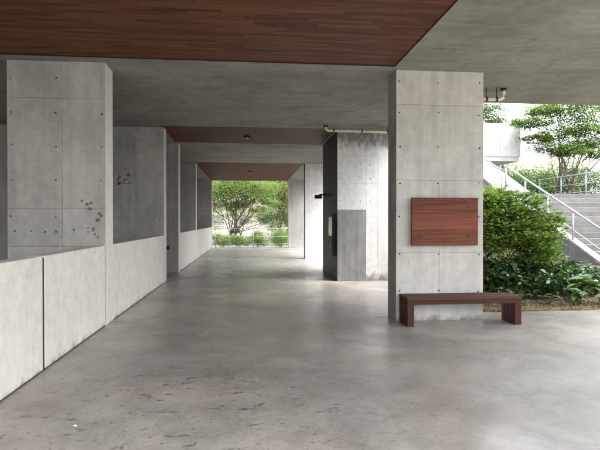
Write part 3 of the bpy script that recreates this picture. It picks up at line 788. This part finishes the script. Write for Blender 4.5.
plant('tree', (17.5, 29.6, ST_TOP), 'low dark green tree behind the landing railing', 'tree',
      [lay(15.2, 29, 3.9, 1.1, .8, .5, 2400), lay(16.6, 29, 3.5, 1.1, .8, .6, 2600), lay(18.0, 29, 3.6, 1.1, .8, .6, 2600), lay(19.5, 29, 3.6, 1.2, .8, .6, 2800), lay(17.4, 29.5, 4.3, 1.2, .8, .35, 1700), lay(21, 29, 3.9, 1.2, .8, .7, 2600), lay(20, 29.5, 4.5, 1.0, .8, .3, 1200), lay(14.3, 29, 3.3, .8, .8, .5, 1500)],
      'leaf_maple', .12, 52, 4, 'bark', TG, per=40, sub=.4, trunk_r=.06, fork=.3)
plant('tree', (19, 41, 0), 'pale yellow green tree far behind the layered one', 'tree',
      [lay(20, 41, 5.5, 2.2, 2, 1.2, 2400), lay(23.5, 41, 5.2, 2.2, 2, 1.2, 2400), lay(26.5, 41, 5.6, 2.2, 2, 1.3, 2400), lay(17.8, 41, 4.6, 1.6, 1.6, 1, 1600)],
      'leaf_pale', .2, 53, 2, 'bark_pale', TG, per=60, sub=.35, trunk_r=.16, fork=2.0)
plant('tree', (18.3, 38, 0), 'tree top showing above the white walkway', 'tree',
      [lay(17.6, 38, 9.2, 1.2, 1.2, .7, 1500), lay(19.0, 38, 9.4, .9, 1.0, .7, 1100), lay(18.2, 38, 10.4, 1.5, 1.3, .7, 1800), lay(16.6, 38, 10, 1.2, 1.1, .7, 1300)],
      'leaf_maple', .17, 54, 2, 'bark', TG, per=50, sub=.35, trunk_r=.16, fork=4)

# trees and hedge bushes beyond the far end
EG = 'trees beyond the far end of the passage'
plant('tree', (-.95, 36.2, -.14), 'many stemmed green tree framed at the left of the far opening', 'tree',
      [lay(-1.9, 35.8, 3.2, 1.0, 1.0, .5, 3600), lay(-.7, 35.6, 3.7, 1.1, 1.0, .55, 3800), lay(-2.0, 36.2, 4.2, 1.2, 1.0, .6, 3800), lay(.4, 36.0, 3.2, .9, .9, .42, 3000), lay(-.6, 36.2, 4.6, 1.4, 1.1, .5, 3600), lay(-2.5, 36.0, 2.5, .7, .8, .35, 1400), lay(1.1, 36.2, 3.9, 1.0, 1.0, .5, 3000), lay(-.3, 36.6, 2.75, .7, .7, .3, 1300), lay(1.4, 36.0, 2.9, .7, .7, .3, 1500), lay(-1.2, 36, 2.6, .7, .6, .28, 1600), lay(.6, 35.8, 2.35, .7, .6, .2, 900), lay(-1.9, 35.8, 3.6, 1.1, .9, .5, 2600), lay(0, 35.6, 4.1, 1.2, .9, .5, 2600)],
      'leaf_bright', .105, 61, 5, 'bark', EG, per=50, sub=.42, trunk_r=.085, fork=.75, twigs=4)
plant('tree', (2.6, 39.5, -.14), 'yellow green tree framed at the right of the far opening', 'tree',
      [lay(1.6, 39, 3.9, 1.1, 1.1, .6, 3200), lay(2.7, 39, 4.3, 1.2, 1.1, .7, 3600), lay(2.3, 39, 3.1, 1.2, 1.1, .5, 3000), lay(3.2, 39, 3.0, 1, 1, .6, 2200), lay(2.2, 39.4, 5.2, 1.5, 1.3, .6, 3000)],
      'leaf_pale', .12, 62, 3, 'bark', EG, per=50, sub=.36, trunk_r=.11, fork=1.1, twigs=3)
plant('tree', (3.2, 44, -.14), 'hazy bluish green tree low at the right of the far opening', 'tree',
      [lay(2.9, 44, 2.6, 1.3, 1.2, .8, 3000), lay(1.6, 44, 1.8, 1.0, 1.0, .5, 1800), lay(3.6, 44, 1.6, 1.2, 1.2, .7, 2200)],
      'leaf_maple', .13, 63, 3, 'bark', EG, per=50, sub=.36, trunk_r=.1, fork=.6)
plant('tree', (-1.5, 49, -.14), 'wide pale tree forming the bright backdrop beyond the end trees', 'tree',
      [lay(-4 + 1.9 * i, 49, 1.5 + .9 * (i % 2) + .25 * (i % 3), 1.7, 1.2, .8, 2000) for i in range(6)] + [lay(-3 + 2.2 * i, 49.6, 4.8 + .4 * (i % 2), 1.7, 1.2, .8, 1500) for i in range(4)],
      'leaf_pale', .14, 64, 4, 'bark_pale', EG, per=50, sub=.4, trunk_r=.09, fork=.6)
HG = 'low hedge bushes behind the far railing'
for i, (x, y, rx, rz, lab, lf) in enumerate(((-1.75, 32.4, .8, .42, 'leftmost low hedge bush behind the far railing', 'leaf_bright'), (-.6, 32.6, .6, .36, 'small hedge bush under the many stemmed tree', 'leaf_bright'), (.55, 32.4, .5, .5, 'taller hedge bush near the middle of the far railing', 'leaf_bright'), (2.0, 32.6, .62, .5, 'rightmost low hedge bush behind the far railing', 'leaf_bright'), (1.9, 35.5, .8, .9, 'rounded bluish green bush farther behind the railing', 'leaf_maple'))):
    plant('hedge_bush', (x, y, -.14), lab, 'bush', [(x, y, rz * .9, rx, .45, rz, 2600), (x + .2, y - .2, rz * .5, rx, .4, rz * .6, 1100), (x - rx * .4, y, rz * 1.3, rx * .4, .3, rz * .4, 400)], lf, .075, 70 + i, 3, group=HG, parts=SB, per=30, sub=.36, trunk_r=.02, fork=.15)

# pale house beyond the far trees
hs_ = thing('house', (0, 62, -.14), 'pale peach house far beyond the end trees', 'house')
box('wall', -9, 11, 58, 68, -.14, 6.4, 'house', hs_)
box('roof', -9.6, 11.6, 57.4, 68.6, 6.402, 6.7, 'pale', hs_, .03)
for zz in (1.0, 3.9):
    for xx in (-7, -4.2, -1.4, 1.4, 4.2, 7):
        wn = box('window', xx, xx + 1.5, 57.93, 57.998, zz, zz + 1.35, 'pale', hs_, .01)
        box('pane', xx + .08, xx + 1.42, 57.918, 57.929, zz + .08, zz + 1.27, 'house_glass', wn)

# scraps on the floor
def scrap(x, y, s, label, seed):
    q = random.Random(seed); bm = bmesh.new()
    a = [bm.verts.new((x + math.cos(t) * s * q.uniform(.5, 1), y + math.sin(t) * s * q.uniform(.5, 1), .003 + q.uniform(0, .012))) for t in [k * 1.05 for k in range(6)]]
    c = bm.verts.new((x, y, .016))
    for k in range(6): bm.faces.new((a[k], a[(k + 1) % 6], c))
    tag(link_mesh('paper_scrap', bm, 'paper'), label, 'litter', 'white scraps on the concrete floor')
scrap(.36, 4.63, .013, 'white paper scrap in the middle of the near floor', 1)
scrap(-1.3, 3.95, .02, 'white paper scrap on the floor near the near parapet', 2)
scrap(.15, 15.3, .06, 'white paper scrap far along the passage floor', 3)

# dead leaves blown off the bed onto the paving
n = 60
X = rng.uniform(3.9, 9.5, n); Y = 8.28 - np.abs(rng.normal(0, .28, n))
o = link_mesh('dead_leaves', leaf_mesh('dead_leaves', np.stack([X, Y, np.full(n, .009)], 1), .028, rng, 3.0, .5, 'straw'), None); o['kind'] = 'stuff'
tag(o, 'dead leaves strewn on the paving along the bed', 'dead leaves')
